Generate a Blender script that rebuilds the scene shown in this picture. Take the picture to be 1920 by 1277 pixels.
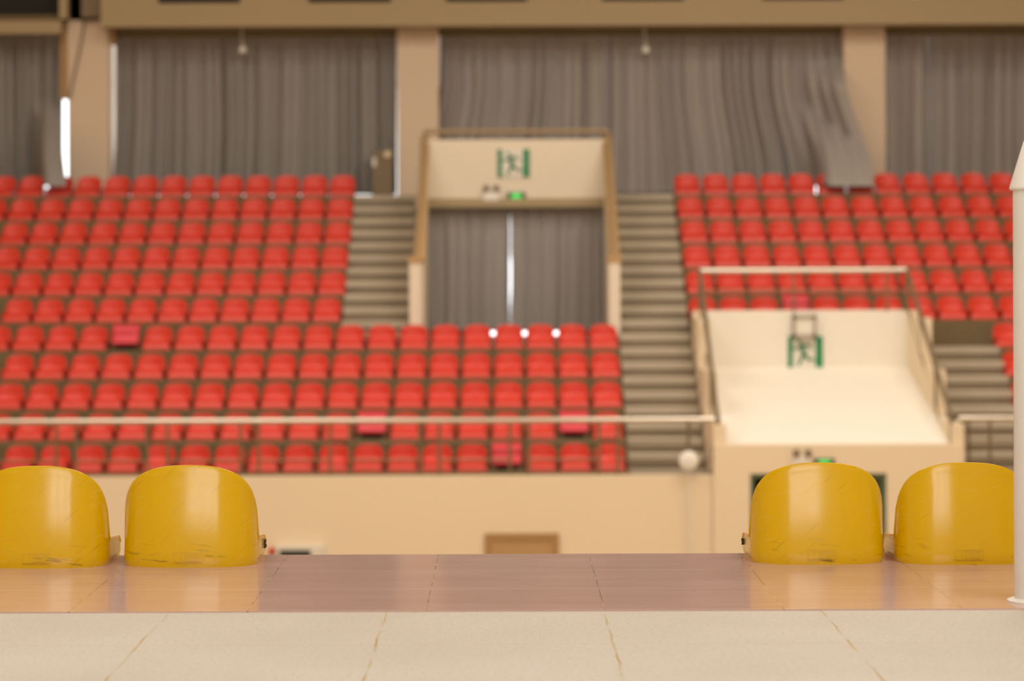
import bpy, bmesh, math, random
from mathutils import Vector, Matrix

for o in list(bpy.data.objects):
    bpy.data.objects.remove(o)
SC = bpy.context.scene
COL = SC.collection
R = math.radians

# ------------------------------------------------------------ camera
FPX, VPX, VPY, CAMZ = 4900.0, 941.0, 485.0, 1.057
ROLL = R(0.2)
RV = Vector((math.cos(ROLL), 0, -math.sin(ROLL)))
UV = Vector((math.sin(ROLL), 0, math.cos(ROLL)))
FV = Vector((0, 1, 0))
cam_d = bpy.data.cameras.new('camera')
cam = bpy.data.objects.new('camera', cam_d)
COL.objects.link(cam)
M = Matrix((RV, UV, -FV)).transposed().to_4x4()
M.translation = (0, 0, CAMZ)
cam.matrix_world = M
cam_d.sensor_width = 36
cam_d.lens = FPX / 1920 * 36
cam_d.shift_x = (960 - VPX) / 1920
cam_d.shift_y = -(638.5 - VPY) / 1920
cam_d.clip_start = 0.1
cam_d.clip_end = 200
cam_d.dof.use_dof = True
cam_d.dof.focus_distance = 8.95
cam_d.dof.aperture_fstop = 2.75
SC.camera = cam

# ------------------------------------------------------------ world and lights
w = bpy.data.worlds.new('World')
SC.world = w
w.use_nodes = True
wn = w.node_tree.nodes['Background']
wn.inputs[0].default_value = (0.93, 0.97, 1.0, 1)
wn.inputs[1].default_value = 3.0


def area(name, loc, rot, sx, sy, watts, col=(1, 1, 1)):
    d = bpy.data.lights.new(name, 'AREA')
    d.shape = 'RECTANGLE'
    d.size, d.size_y, d.energy, d.color = sx, sy, watts, col
    o = bpy.data.objects.new(name, d)
    o.location, o.rotation_euler = loc, rot
    COL.objects.link(o)
    return o


WARM = (1.0, 0.92, 0.80)
for y, watts in ((2, 620), (16, 250), (24, 430), (31, 650), (37, 430)):  # unseen area lights, added and weighted to brighten the stand and foreground
    for x in (-6, 6):
        area('ceiling_fill', (x, y, 10.6), (0, 0, 0), 8, 3.5, watts * (1.15 if x > 0 else 0.85), WARM if y > 10 else (1.0, 0.965, 0.91))
WINX = (-2.1, 0.0, 2.1)
for x in WINX:
    area('daylight', (x, -6.6, 5.2), (R(90), 0, 0), 1.7, 6.0, 240, (1.0, 0.985, 0.96))

SC.view_settings.view_transform = 'Standard'
SC.view_settings.look = 'None'
SC.view_settings.gamma = 1
SC.view_settings.exposure = 0.14


def P(x, y, D):
    a, b = (x - VPX) * D / FPX, (VPY - y) * D / FPX
    return Vector((0, D, CAMZ)) + RV * a + UV * b


# ------------------------------------------------------------ materials
def mat(name, col, rough=0.6, metal=0.0, spec=0.5, var=0.06, scale=6.0, bump=0.0, emit=None, coat=0.0):
    m = bpy.data.materials.new(name)
    m.use_nodes = True
    nt = m.node_tree
    b = nt.nodes['Principled BSDF']
    b.inputs['Roughness'].default_value = rough
    b.inputs['Metallic'].default_value = metal
    b.inputs['Specular IOR Level'].default_value = spec
    b.inputs['Coat Weight'].default_value = coat
    tc = nt.nodes.new('ShaderNodeTexCoord')
    nz = nt.nodes.new('ShaderNodeTexNoise')
    nz.inputs['Scale'].default_value = scale
    nz.inputs['Detail'].default_value = 4
    nt.links.new(tc.outputs['Object'], nz.inputs['Vector'])
    mx = nt.nodes.new('ShaderNodeMix')
    mx.data_type = 'RGBA'
    mx.inputs[6].default_value = tuple(max(0, c * (1 - var)) for c in col) + (1,)
    mx.inputs[7].default_value = tuple(min(1, c * (1 + var)) for c in col) + (1,)
    nt.links.new(nz.outputs['Fac'], mx.inputs[0])
    nt.links.new(mx.outputs[2], b.inputs['Base Color'])
    if bump:
        bp = nt.nodes.new('ShaderNodeBump')
        bp.inputs['Strength'].default_value = bump
        nt.links.new(nz.outputs['Fac'], bp.inputs['Height'])
        nt.links.new(bp.outputs['Normal'], b.inputs['Normal'])
    if emit:
        b.inputs['Emission Color'].default_value = tuple(emit[0]) + (1,)
        b.inputs['Emission Strength'].default_value = emit[1]
    m['mix'] = mx.name
    return m


class NT:
    def __init__(s, m):
        s.t = m.node_tree
        s.b = s.t.nodes['Principled BSDF']

    def n(s, kind, **kw):
        x = s.t.nodes.new(kind)
        for k, v in kw.items():
            setattr(x, k, v)
        return x

    def l(s, a, b):
        s.t.links.new(a, b)

    def math(s, op, a, b=None, clamp=False):
        x = s.n('ShaderNodeMath', operation=op, use_clamp=clamp)
        for i, v in enumerate((a, b)):
            if v is None:
                continue
            if isinstance(v, (int, float)):
                x.inputs[i].default_value = v
            else:
                s.l(v, x.inputs[i])
        return x.outputs[0]

    def mix(s, f, a, b):
        x = s.n('ShaderNodeMix', data_type='RGBA')
        if isinstance(f, (int, float)):
            x.inputs[0].default_value = f
        else:
            s.l(f, x.inputs[0])
        for i, v in ((6, a), (7, b)):
            if isinstance(v, tuple):
                x.inputs[i].default_value = v + (1,) if len(v) == 3 else v
            else:
                s.l(v, x.inputs[i])
        return x.outputs[2]

    def ramp(s, f, lo, hi):
        x = s.n('ShaderNodeMapRange')
        x.inputs['From Min'].default_value = lo
        x.inputs['From Max'].default_value = hi
        s.l(f, x.inputs['Value'])
        return x.outputs[0]

    def noise(s, vec, scale, detail=4, rough=0.5):
        x = s.n('ShaderNodeTexNoise')
        x.inputs['Scale'].default_value = scale
        x.inputs['Detail'].default_value = detail
        x.inputs['Roughness'].default_value = rough
        s.l(vec, x.inputs['Vector'])
        return x.outputs['Fac']

    def mapping(s, vec, sc=(1, 1, 1), loc=(0, 0, 0), rot=(0, 0, 0)):
        x = s.n('ShaderNodeMapping')
        x.inputs['Scale'].default_value = sc
        x.inputs['Location'].default_value = loc
        x.inputs['Rotation'].default_value = rot
        s.l(vec, x.inputs['Vector'])
        return x.outputs[0]

    def grid_line(s, coord, pitch, off, half):
        # 1 on seam lines at off + n*pitch
        a = s.math('SUBTRACT', coord, off - pitch / 2)
        a = s.math('DIVIDE', a, pitch)
        a = s.math('FRACT', a)
        a = s.math('SUBTRACT', a, 0.5)
        a = s.math('ABSOLUTE', a)
        return s.math('LESS_THAN', a, half / pitch)


def yellow_plastic():
    m = mat('yellow_plastic', (0.67, 0.40, 0.0), 0.22, spec=0.5, var=0.03, scale=3)
    q = NT(m)
    base = q.t.nodes[m['mix']].outputs[2]
    tc = q.n('ShaderNodeTexCoord')
    inf = q.n('ShaderNodeObjectInfo')
    ad = q.n('ShaderNodeVectorMath', operation='MULTIPLY_ADD')
    q.l(inf.outputs['Random'], ad.inputs[0])
    ad.inputs[1].default_value = (7, 5, 3)
    q.l(tc.outputs['Object'], ad.inputs[2])
    v = ad.outputs[0]
    sep = q.n('ShaderNodeSeparateXYZ')
    q.l(tc.outputs['Object'], sep.inputs[0])
    # long scuffs, mostly near the foot of the shell
    s1 = q.noise(q.mapping(q.mapping(v, rot=(0, R(6), 0)), (9, 3, 85)), 1.0, 2)
    a = q.ramp(s1, 0.645, 0.70)
    low = q.ramp(sep.outputs[2], 0.10, 0.015)
    a = q.math('MULTIPLY', a, low)
    # thin diagonal scratches
    s2 = q.noise(q.mapping(q.mapping(v, rot=(0, R(-42), 0)), (7, 3, 190)), 1.0, 2)
    b = q.math('MULTIPLY', q.ramp(s2, 0.675, 0.745), 0.45)
    f = q.math('MAXIMUM', a, b)
    c = q.mix(q.math('MULTIPLY', f, 0.65), base, (0.16, 0.085, 0.01))
    # pale chafing
    s3 = q.noise(q.mapping(q.mapping(v, rot=(0, R(-12), 0)), (14, 5, 110)), 1.0, 3)
    c = q.mix(q.math('MULTIPLY', q.ramp(s3, 0.6, 0.75), 0.3), c, (0.75, 0.52, 0.12))
    q.l(c, q.b.inputs['Base Color'])
    r = q.noise(q.mapping(v, (8, 8, 60)), 1.0, 4)
    mr = q.n('ShaderNodeMapRange')
    mr.inputs['To Min'].default_value = 0.10
    mr.inputs['To Max'].default_value = 0.24
    q.l(r, mr.inputs['Value'])
    q.l(mr.outputs[0], q.b.inputs['Roughness'])
    return m


def tile_floor():
    m = mat('mauve_tile', (0.44, 0.295, 0.235), 0.2, spec=0.55)
    q = NT(m)
    tc = q.n('ShaderNodeTexCoord')
    v = tc.outputs['Object']
    sep = q.n('ShaderNodeSeparateXYZ')
    q.l(v, sep.inputs[0])
    n1 = q.noise(q.mapping(v, (2.0, 9, 1)), 1.0, 5, 0.6)
    c = q.mix(q.ramp(n1, 0.3, 0.7), (0.54, 0.345, 0.305), (0.58, 0.39, 0.34))
    n2 = q.noise(q.mapping(v, (5, 40, 1)), 1.0, 6, 0.65)
    c = q.mix(q.math('MULTIPLY', q.ramp(n2, 0.55, 0.8), 0.2), c, (0.30, 0.19, 0.17))
    lx = q.grid_line(sep.outputs[0], 0.5375, -0.231, 0.0022)
    ly = q.grid_line(sep.outputs[1], 0.492, 8.86, 0.006)
    n3 = q.noise(v, 9, 2)
    seam = q.mix(q.ramp(n3, 0.4, 0.62), (0.20, 0.14, 0.10), (0.62, 0.47, 0.36))
    c = q.mix(q.math('MULTIPLY', lx, 0.85), c, seam)
    c = q.mix(q.math('MULTIPLY', ly, 0.8), c, (0.62, 0.47, 0.38))
    # a few dark specks of dirt
    vo = q.n('ShaderNodeTexVoronoi')
    vo.inputs['Scale'].default_value = 5
    q.l(v, vo.inputs['Vector'])
    c = q.mix(q.math('MULTIPLY', q.math('LESS_THAN', vo.outputs['Distance'], 0.022), 0.8), c, (0.05, 0.03, 0.02))
    q.l(c, q.b.inputs['Base Color'])
    mr = q.n('ShaderNodeMapRange')
    mr.inputs['To Min'].default_value = 0.09
    mr.inputs['To Max'].default_value = 0.17
    q.l(n1, mr.inputs['Value'])
    q.l(mr.outputs[0], q.b.inputs['Roughness'])
    return m


def screed_floor():
    m = mat('pale_screed', (0.62, 0.55, 0.44), 0.65, spec=0.3)
    q = NT(m)
    tc = q.n('ShaderNodeTexCoord')
    v = tc.outputs['Object']
    sep = q.n('ShaderNodeSeparateXYZ')
    q.l(v, sep.inputs[0])
    n0 = q.noise(v, 1.4, 4)
    c = q.mix(q.ramp(n0, 0.3, 0.7), (0.495, 0.455, 0.39), (0.55, 0.515, 0.455))
    n1 = q.noise(q.mapping(v, (70, 45, 1)), 1.0, 3)
    c = q.mix(q.math('MULTIPLY', q.ramp(n1, 0.5, 0.72), 0.45), c, (0.40, 0.34, 0.25))
    n2 = q.noise(q.mapping(v, (150, 90, 1)), 1.0, 2)
    c = q.mix(q.math('MULTIPLY', q.ramp(n2, 0.55, 0.7), 0.35), c, (0.78, 0.72, 0.62))
    wob = q.math('MULTIPLY', q.math('SUBTRACT', q.noise(v, 5, 2), 0.5), 0.02)
    lx = q.grid_line(q.math('ADD', sep.outputs[0], wob), 0.653, -0.351, 0.0035)
    ly = q.grid_line(q.math('ADD', sep.outputs[1], wob), 0.66, 7.19, 0.006)
    n3 = q.noise(v, 3.1, 2)
    c = q.mix(q.math('MULTIPLY', lx, q.ramp(n3, 0.38, 0.62)), c, (0.40, 0.27, 0.10))
    c = q.mix(q.math('MULTIPLY', ly, 0.25), c, (0.45, 0.34, 0.18))
    # an ochre streak on the seam at the left
    n4 = q.math('MULTIPLY', q.ramp(q.noise(q.mapping(v, (1.2, 1.6, 1), loc=(0.31, 0.2, 0)), 1.0, 1), 0.6, 0.66), 0.5)
    lx2 = q.grid_line(q.math('ADD', sep.outputs[0], wob), 0.653, -0.351, 0.010)
    c = q.mix(q.math('MULTIPLY', lx2, n4), c, (0.55, 0.36, 0.12))
    q.l(c, q.b.inputs['Base Color'])
    bp = q.n('ShaderNodeBump')
    bp.inputs['Strength'].default_value = 0.12
    bp.inputs['Distance'].default_value = 0.01
    q.l(n1, bp.inputs['Height'])
    q.l(bp.outputs['Normal'], q.b.inputs['Normal'])
    return m


def glass_mat():
    m = bpy.data.materials.new('window_glass')
    m.use_nodes = True
    nt = m.node_tree
    nt.nodes.remove(nt.nodes['Principled BSDF'])
    out = nt.nodes['Material Output']
    tr = nt.nodes.new('ShaderNodeBsdfTransparent')
    gl = nt.nodes.new('ShaderNodeBsdfGlossy')
    gl.inputs['Roughness'].default_value = 0.03
    mx = nt.nodes.new('ShaderNodeMixShader')
    mx.inputs[0].default_value = 0.06
    nt.links.new(tr.outputs[0], mx.inputs[1])
    nt.links.new(gl.outputs[0], mx.inputs[2])
    nt.links.new(mx.outputs[0], out.inputs['Surface'])
    return m


M_RED = mat('red_plastic', (0.60, 0.033, 0.014), 0.40, spec=0.55, var=0.06, scale=2)
M_PILLAR = mat('dimmed_pillar_cream', (0.66, 0.53, 0.40), 0.75, spec=0.25, var=0.03, scale=0.6)  # cream darkened to stand in for weaker light high on the far wall
M_PINK = mat('pinkish_red_plastic', (0.62, 0.024, 0.045), 0.38, spec=0.7)
M_YEL = yellow_plastic()
M_YELP = mat('yellow_moulding', (0.60, 0.36, 0.005), 0.35)
M_DARKBOLT = mat('dark_rubber', (0.03, 0.025, 0.02), 0.7)
M_TILE = tile_floor()
M_SCREED = screed_floor()
M_WALL = mat('cream_paint', (0.79, 0.66, 0.485), 0.75, spec=0.25, var=0.03, scale=0.6)
M_WALLP = mat('pale_cream_paint', (0.74, 0.655, 0.53), 0.7, spec=0.25, var=0.03, scale=0.6)
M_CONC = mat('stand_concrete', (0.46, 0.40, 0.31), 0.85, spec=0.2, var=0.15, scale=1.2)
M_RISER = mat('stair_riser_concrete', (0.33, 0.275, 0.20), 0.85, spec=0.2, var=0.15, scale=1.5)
M_ROOF = mat('brightened_tunnel_cream', (0.79, 0.74, 0.65), 0.7, spec=0.2, var=0.02)  # cream lightened to stand in for strong overhead light on the tunnel
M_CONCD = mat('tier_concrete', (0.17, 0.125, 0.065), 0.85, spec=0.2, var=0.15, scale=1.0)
M_BEAM = mat('ochre_beam_paint', (0.38, 0.30, 0.18), 0.75, spec=0.2, var=0.04, scale=0.5)
M_VAL = mat('brown_valance', (0.16, 0.115, 0.06), 0.8, spec=0.2)
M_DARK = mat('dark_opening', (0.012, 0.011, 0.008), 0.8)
M_CURT = mat('grey_curtain', (0.31, 0.29, 0.272), 0.9, spec=0.1, var=0.05, scale=2)
M_CURT2 = mat('mauve_grey_curtain', (0.355, 0.325, 0.305), 0.9, spec=0.1, var=0.05, scale=2)
M_STEEL = mat('satin_steel', (0.62, 0.56, 0.47), 0.30, metal=0.85, var=0.05)
M_STEELD = mat('dull_steel', (0.22, 0.165, 0.10), 0.5, metal=0.4, var=0.1)
M_LAMPF = mat('lamp_frame_grey', (0.40, 0.34, 0.26), 0.5)
M_BROWNRAIL = mat('brown_rail', (0.34, 0.24, 0.13), 0.5)
M_WHITE = mat('white_enamel', (0.80, 0.77, 0.72), 0.45)
M_SIGNW = mat('sign_white', (0.72, 0.68, 0.60), 0.5)
M_GREEN = mat('sign_green', (0.012, 0.22, 0.085), 0.5)
M_EXITLED = mat('lit_exit_green', (0.02, 0.3, 0.05), 0.5, emit=((0.05, 0.75, 0.12), 0.7))
M_BLACK = mat('black_plastic', (0.02, 0.02, 0.016), 0.5)
M_BROWN = mat('brown_wood', (0.45, 0.28, 0.12), 0.55)
M_BROWN2 = mat('brown_frame', (0.38, 0.22, 0.085), 0.55)
M_CAB = mat('brown_metal', (0.20, 0.145, 0.085), 0.6)
M_GLASS = glass_mat()
M_FRAME = mat('window_frame_paint', (0.55, 0.47, 0.36), 0.5)
M_DARKGREEN = mat('dark_green_door', (0.10, 0.135, 0.075), 0.6)
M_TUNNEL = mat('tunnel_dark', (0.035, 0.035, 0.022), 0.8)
M_COURT = mat('court_floor', (0.50, 0.36, 0.20), 0.4)
M_REDLAMP = mat('red_alarm', (0.55, 0.02, 0.01), 0.4)


# ------------------------------------------------------------ mesh helpers
class MB:
    def __init__(s):
        s.v, s.f = [], []

    def add(s, vs, fs):
        o = len(s.v)
        s.v += [tuple(v) for v in vs]
        s.f += [tuple(o + i for i in f) for f in fs]
        return s

    def box(s, a, b):
        x0, y0, z0 = (min(p, q) for p, q in zip(a, b))
        x1, y1, z1 = (max(p, q) for p, q in zip(a, b))
        return s.add([(x0, y0, z0), (x1, y0, z0), (x1, y1, z0), (x0, y1, z0), (x0, y0, z1), (x1, y0, z1), (x1, y1, z1), (x0, y1, z1)],
                     [(0, 3, 2, 1), (4, 5, 6, 7), (0, 1, 5, 4), (1, 2, 6, 5), (2, 3, 7, 6), (3, 0, 4, 7)])

    def tube(s, pts, r, n=12):
        pts = [Vector(p) for p in pts]
        rings = []
        for i, p in enumerate(pts):
            d = (pts[min(i + 1, len(pts) - 1)] - pts[max(i - 1, 0)]).normalized()
            up = Vector((0, 0, 1)) if abs(d.z) < 0.95 else Vector((1, 0, 0))
            a = d.cross(up).normalized()
            b = a.cross(d)
            rings.append([p + (a * math.cos(t) + b * math.sin(t)) * r for t in (2 * math.pi * k / n for k in range(n))])
        vs = [v for rg in rings for v in rg]
        fs = []
        for i in range(len(rings) - 1):
            for k in range(n):
                k2 = (k + 1) % n
                fs.append((i * n + k, i * n + k2, (i + 1) * n + k2, (i + 1) * n + k))
        fs.append(tuple(range(n))[::-1])
        fs.append(tuple((len(rings) - 1) * n + k for k in range(n)))
        return s.add(vs, fs)

    def lathe(s, prof, c=(0, 0, 0), n=28, axis='z'):
        vs, fs = [], []
        for r, h in prof:
            for k in range(n):
                t = 2 * math.pi * k / n
                if axis == 'z':
                    vs.append((c[0] + r * math.cos(t), c[1] + r * math.sin(t), c[2] + h))
                else:
                    vs.append((c[0] + r * math.cos(t), c[1] + h, c[2] + r * math.sin(t)))
        for i in range(len(prof) - 1):
            for k in range(n):
                k2 = (k + 1) % n
                fs.append((i * n + k, i * n + k2, (i + 1) * n + k2, (i + 1) * n + k))
        fs.append(tuple(range(n))[::-1])
        fs.append(tuple((len(prof) - 1) * n + k for k in range(n)))
        return s.add(vs, fs)

    def prism(s, poly, x0, x1):
        # polygon in (y, z) swept along x
        n = len(poly)
        vs = [(x0, y, z) for y, z in poly] + [(x1, y, z) for y, z in poly]
        fs = [tuple(range(n)), tuple(range(2 * n - 1, n - 1, -1))]
        for i in range(n):
            j = (i + 1) % n
            fs.append((i, n + i, n + j, j))
        return s.add(vs, fs)

    def plate(s, poly, y0, y1):
        # polygon in (x, z) extruded along y
        n = len(poly)
        vs = [(x, y0, z) for x, z in poly] + [(x, y1, z) for x, z in poly]
        fs = [tuple(range(n)), tuple(range(2 * n - 1, n - 1, -1))]
        for i in range(n):
            j = (i + 1) % n
            fs.append((i, n + i, n + j, j))
        return s.add(vs, fs)

    def build(s, name, m, parent=None, smooth=False, bevel=0.0, loc=None):
        me = bpy.data.meshes.new(name)
        off = Vector(loc) if loc is not None else Vector((0, 0, 0))
        me.from_pydata([Vector(v) - off for v in s.v], [], s.f)
        bm = bmesh.new()
        bm.from_mesh(me)
        bmesh.ops.recalc_face_normals(bm, faces=bm.faces)
        bm.to_mesh(me)
        bm.free()
        me.materials.append(m)
        if smooth:
            for p in me.polygons:
                p.use_smooth = True
            try:
                me.set_sharp_from_angle(angle=R(38))
            except Exception:
                pass
        o = bpy.data.objects.new(name, me)
        COL.objects.link(o)
        if parent is not None:
            o.parent = parent
        if loc is not None:
            o.location = off
        if bevel:
            b = o.modifiers.new('bevel', 'BEVEL')
            b.width, b.segments, b.limit_method = bevel, 2, 'ANGLE'
        return o


def tag(o, label, cat, group=None, kind=None):
    o['label'], o['category'] = label, cat
    if group:
        o['group'] = group
    if kind:
        o['kind'] = kind
    return o


def empty(name, loc, label, cat, group=None, rz=0.0):
    o = bpy.data.objects.new(name, None)
    o.empty_display_size = 0.2
    COL.objects.link(o)
    o.location = loc
    o.rotation_euler = (0, 0, rz)
    return tag(o, label, cat, group)


def struct(o):
    o['kind'] = 'structure'
    return o


def copy_tree(root):
    r = root.copy()
    COL.objects.link(r)
    for ch in root.children:
        c = ch.copy()
        COL.objects.link(c)
        c.parent = r
    return r


# ------------------------------------------------------------ stand layout
N = 11
D0, DS = 38.3, 0.75
Z0, ZS = CAMZ - 3.12, 0.423
RD = [D0 + DS * i for i in range(N)]
RZ = [Z0 + ZS * i for i in range(N)]
FLOORZ = -5.0
BACK = 48.6
LIP = 0.07


def stepped(name, x0, x1, steps, yend, zbot, m):
    poly = [(steps[0][0], zbot)]
    z = zbot
    for i, (y, zz) in enumerate(steps):
        poly += [(y, zz)]
        yn = steps[i + 1][0] if i + 1 < len(steps) else yend
        poly += [(yn, zz)]
    poly.append((yend, zbot))
    mb = MB().prism(poly, x0, x1)
    return struct(mb.build(name, m))


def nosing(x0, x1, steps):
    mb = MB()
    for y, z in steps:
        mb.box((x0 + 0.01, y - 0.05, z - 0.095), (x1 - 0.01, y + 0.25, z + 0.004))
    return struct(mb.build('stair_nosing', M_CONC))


def tiers(a, b):
    return [(RD[i] - LIP, RZ[i]) for i in range(a, b + 1)]


def stairs(a, b):
    s = []
    for i in range(a, b):
        s += [(RD[i] - LIP, RZ[i]), (RD[i] - LIP + DS / 2, RZ[i] + ZS / 2)]
    s.append((RD[b] - LIP, RZ[b]))
    return s


XA0, XA1 = -2.58, -1.49       # left stair
XB0, XB1 = 1.86, 3.0          # right stair
XP0, XP1 = 3.02, 6.62         # lower tunnel block
XC0, XC1 = 6.66, 7.85         # far right stair
first = [(37.62, RZ[0])]
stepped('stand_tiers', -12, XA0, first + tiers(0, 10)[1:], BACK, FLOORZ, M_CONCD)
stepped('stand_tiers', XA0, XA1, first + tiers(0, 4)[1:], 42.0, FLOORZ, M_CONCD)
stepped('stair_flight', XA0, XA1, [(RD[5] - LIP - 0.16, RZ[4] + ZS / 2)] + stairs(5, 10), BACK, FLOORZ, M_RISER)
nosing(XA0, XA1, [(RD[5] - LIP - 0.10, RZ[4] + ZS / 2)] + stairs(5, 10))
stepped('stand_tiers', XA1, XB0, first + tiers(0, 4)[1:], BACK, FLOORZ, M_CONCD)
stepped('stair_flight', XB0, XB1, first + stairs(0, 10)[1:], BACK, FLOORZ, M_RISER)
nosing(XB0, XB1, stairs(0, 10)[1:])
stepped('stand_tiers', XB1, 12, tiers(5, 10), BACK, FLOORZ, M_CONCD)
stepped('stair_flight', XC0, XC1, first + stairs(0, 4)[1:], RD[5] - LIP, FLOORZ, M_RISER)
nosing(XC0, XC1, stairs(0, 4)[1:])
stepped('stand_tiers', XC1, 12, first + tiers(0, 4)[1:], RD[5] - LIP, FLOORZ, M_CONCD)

# ------------------------------------------------------------ hall shell
struct(MB().box((-16, -7.2, FLOORZ - 0.2), (16, BACK + 2, FLOORZ)).build('floor', M_COURT))
struct(MB().box((-16, -7.2, 11.0), (16, BACK + 0.4, 11.2)).build('ceiling', M_WALLP))
struct(MB().box((-16.2, -7.2, FLOORZ), (-16, BACK + 0.4, 11)).build('wall_left', M_WALL))
struct(MB().box((16, -7.2, FLOORZ), (16.2, BACK + 0.4, 11)).build('wall_right', M_WALL))
# arena wall below the stand (left of the tunnel, right of the tunnel)
WF = 37.5
struct(MB().box((-12, WF, FLOORZ), (XP0 - 0.0, 37.62, RZ[0] + 0.005)).build('wall_arena', M_WALL))
struct(MB().box((XP1, WF, FLOORZ), (12, 37.62, RZ[0] + 0.005)).build('wall_arena', M_WALL))
mb = MB()
mb.box((-16, 37.4, FLOORZ), (-12, BACK, 11))
mb.box((12, 37.4, FLOORZ), (16, BACK, 11))
struct(mb.build('wall_stand_sides', M_WALL))

# near stand: tier slab, walkway, riser
YE, YM = 9.352, 7.855
mb = MB()
mb.box((-9, YM, -0.35), (9, YE, 0))
struct(mb.build('floor_tier', M_TILE))
struct(MB().box((-9, -7, -0.35), (9, YM, -0.004)).build('floor_walkway', M_SCREED))
struct(MB().box((-9, 9.25, FLOORZ), (9, 9.345, -0.35)).build('wall_riser', M_WALL))

# wall behind the camera with tall windows
wall = MB()
xs = [-16] + [e for x in WINX for e in (x - 0.85, x + 0.85)] + [16]
for i in range(0, len(xs), 2):
    wall.box((xs[i], -6.4, FLOORZ), (xs[i + 1], -6.2, 11))
for x in WINX:
    wall.box((x - 0.85, -6.4, FLOORZ), (x + 0.85, -6.2, 2.2))
    wall.box((x - 0.85, -6.4, 8.2), (x + 0.85, -6.2, 11))
struct(wall.build('wall_near', M_WALLP))
for i, x in enumerate(WINX):
    f = MB()
    for dx in (-0.82, -0.12, 0.12, 0.82):
        f.box((x + dx - 0.07, -6.36, 2.2), (x + dx + 0.07, -6.26, 8.2))
    for z in (2.25, 3.4, 4.4, 5.4, 7.6, 8.14):
        f.box((x - 0.85, -6.35, z - 0.07), (x + 0.85, -6.27, z + 0.07))
    f.box((x - 0.85, -6.36, 6.45), (x + 0.85, -6.24, 7.05))
    fo = struct(f.build('window_%d' % (i + 1), M_FRAME))
    g = MB().box((x - 0.85, -6.32, 2.2), (x + 0.85, -6.31, 8.2)).build('window_pane', M_GLASS, fo)

# ------------------------------------------------------------ far wall: pillars, beam, windows
DP, DB, DC = 47.45, 46.9, 47.95


def px(x, D):
    return (x - VPX) * D / FPX


def pz(y, D):
    return CAMZ + (VPY - y) * D / FPX


ZTOP = pz(50, DB)
WALK = RZ[10]
pill = [(128, 205), (746, 823), (1584, 1661)]
for a, b in pill:
    struct(MB().box((px(a, DP), DP, WALK), (px(b, DP), BACK - 0.05, 6.3)).build('wall_pillar', M_PILLAR))
xb = px(190, DB)
struct(MB().box((xb, DB, ZTOP + 0.02), (12, DB + 0.5, 7.6)).build('wall_beam', M_BEAM))
struct(MB().box((xb + 0.15, DC - 0.25, pz(69, DC)), (12, DC - 0.18, pz(40, DC))).build('trim_valance', M_VAL))
struct(MB().box((-12, DB + 0.2, pz(58, DB)), (px(112, DB), DB + 0.5, pz(34, DB))).build('trim_sill', M_BEAM))
struct(MB().box((-12, DB + 0.3, pz(34, DB)), (px(112, DB), DB + 0.6, pz(22, DB))).build('trim_ledge', M_VAL))
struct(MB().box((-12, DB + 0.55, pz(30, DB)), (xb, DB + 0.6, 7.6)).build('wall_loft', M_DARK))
struct(MB().box((px(109, DB), DB + 0.2, pz(30, DB)), (px(124, DB), DB + 0.5, 7.6)).build('trim_post', M_BEAM))
struct(MB().box((px(149, DB), DB + 0.3, pz(26, DB)), (px(184, DB), DB + 0.54, 7.6)).build('wall_panel', M_CAB))
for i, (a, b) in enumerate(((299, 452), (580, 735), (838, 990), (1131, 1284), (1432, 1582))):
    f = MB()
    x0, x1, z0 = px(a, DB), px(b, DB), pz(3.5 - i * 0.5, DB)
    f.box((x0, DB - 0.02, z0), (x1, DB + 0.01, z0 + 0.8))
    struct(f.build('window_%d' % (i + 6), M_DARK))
# brown battens beside the pillar at the left
struct(MB().box((px(113, DP), DP + 0.05, pz(183, DP)), (px(127, DP), DP + 0.2, 6.0)).build('trim_batten', M_BROWN2))
struct(MB().box((px(207, DP), DP - 0.03, pz(82, DP)), (px(217, DP), DP + 0.1, 6.0)).build('trim_batten', M_BROWN2))

# outer wall behind the curtains, with windows
fw = MB()
bays = [(-10, px(140, BACK)), (px(200, BACK), px(750, BACK)), (px(815, BACK), px(1590, BACK)), (px(1655, BACK), 10)]
xs = [-12] + [e for b in bays for e in b] + [12]
for i in range(0, len(xs), 2):
    fw.box((xs[i], BACK, FLOORZ), (xs[i + 1], BACK + 0.2, 11))
for a, b in bays:
    fw.box((a, BACK, 5.9), (b, BACK + 0.2, 11))
    if a < 0 < b:
        fw.box((a, BACK, FLOORZ), (-1.2, BACK + 0.2, WALK + 0.02))
        fw.box((1.7, BACK, FLOORZ), (b, BACK + 0.2, WALK + 0.02))
        fw.box((-1.2, BACK, FLOORZ), (1.7, BACK + 0.2, RZ[4]))
        fw.box((-1.2, BACK, RZ[4]), (-0.30, BACK + 0.2, WALK))
        fw.box((1.12, BACK, RZ[4]), (1.7, BACK + 0.2, WALK))
    else:
        fw.box((a, BACK, FLOORZ), (b, BACK + 0.2, WALK + 0.02))
struct(fw.build('wall_far', M_WALL))
for i, (a, b) in enumerate(bays):
    f = MB()
    n = max(2, int((b - a) / 1.2))
    for k in range(n + 1):
        x = a + (b - a) * k / n
        f.box((x - 0.03, BACK + 0.05, WALK), (x + 0.03, BACK + 0.12, 5.9))
    f.box((a, BACK + 0.05, WALK + 0.02), (b, BACK + 0.12, WALK + 0.08))
    f.box((a, BACK + 0.05, 4.3), (b, BACK + 0.12, 4.36))
    fo = struct(f.build('window_%d' % (i + 11), M_FRAME))
    MB().box((a, BACK + 0.08, WALK), (b, BACK + 0.09, 5.9)).build('window_pane', M_GLASS, fo)
# floor slab over the corridor behind the doorway
struct(MB().box((XA1, 44.85, WALK - 0.2), (XB0, BACK, WALK)).build('floor_gallery', M_CONC))

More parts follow.
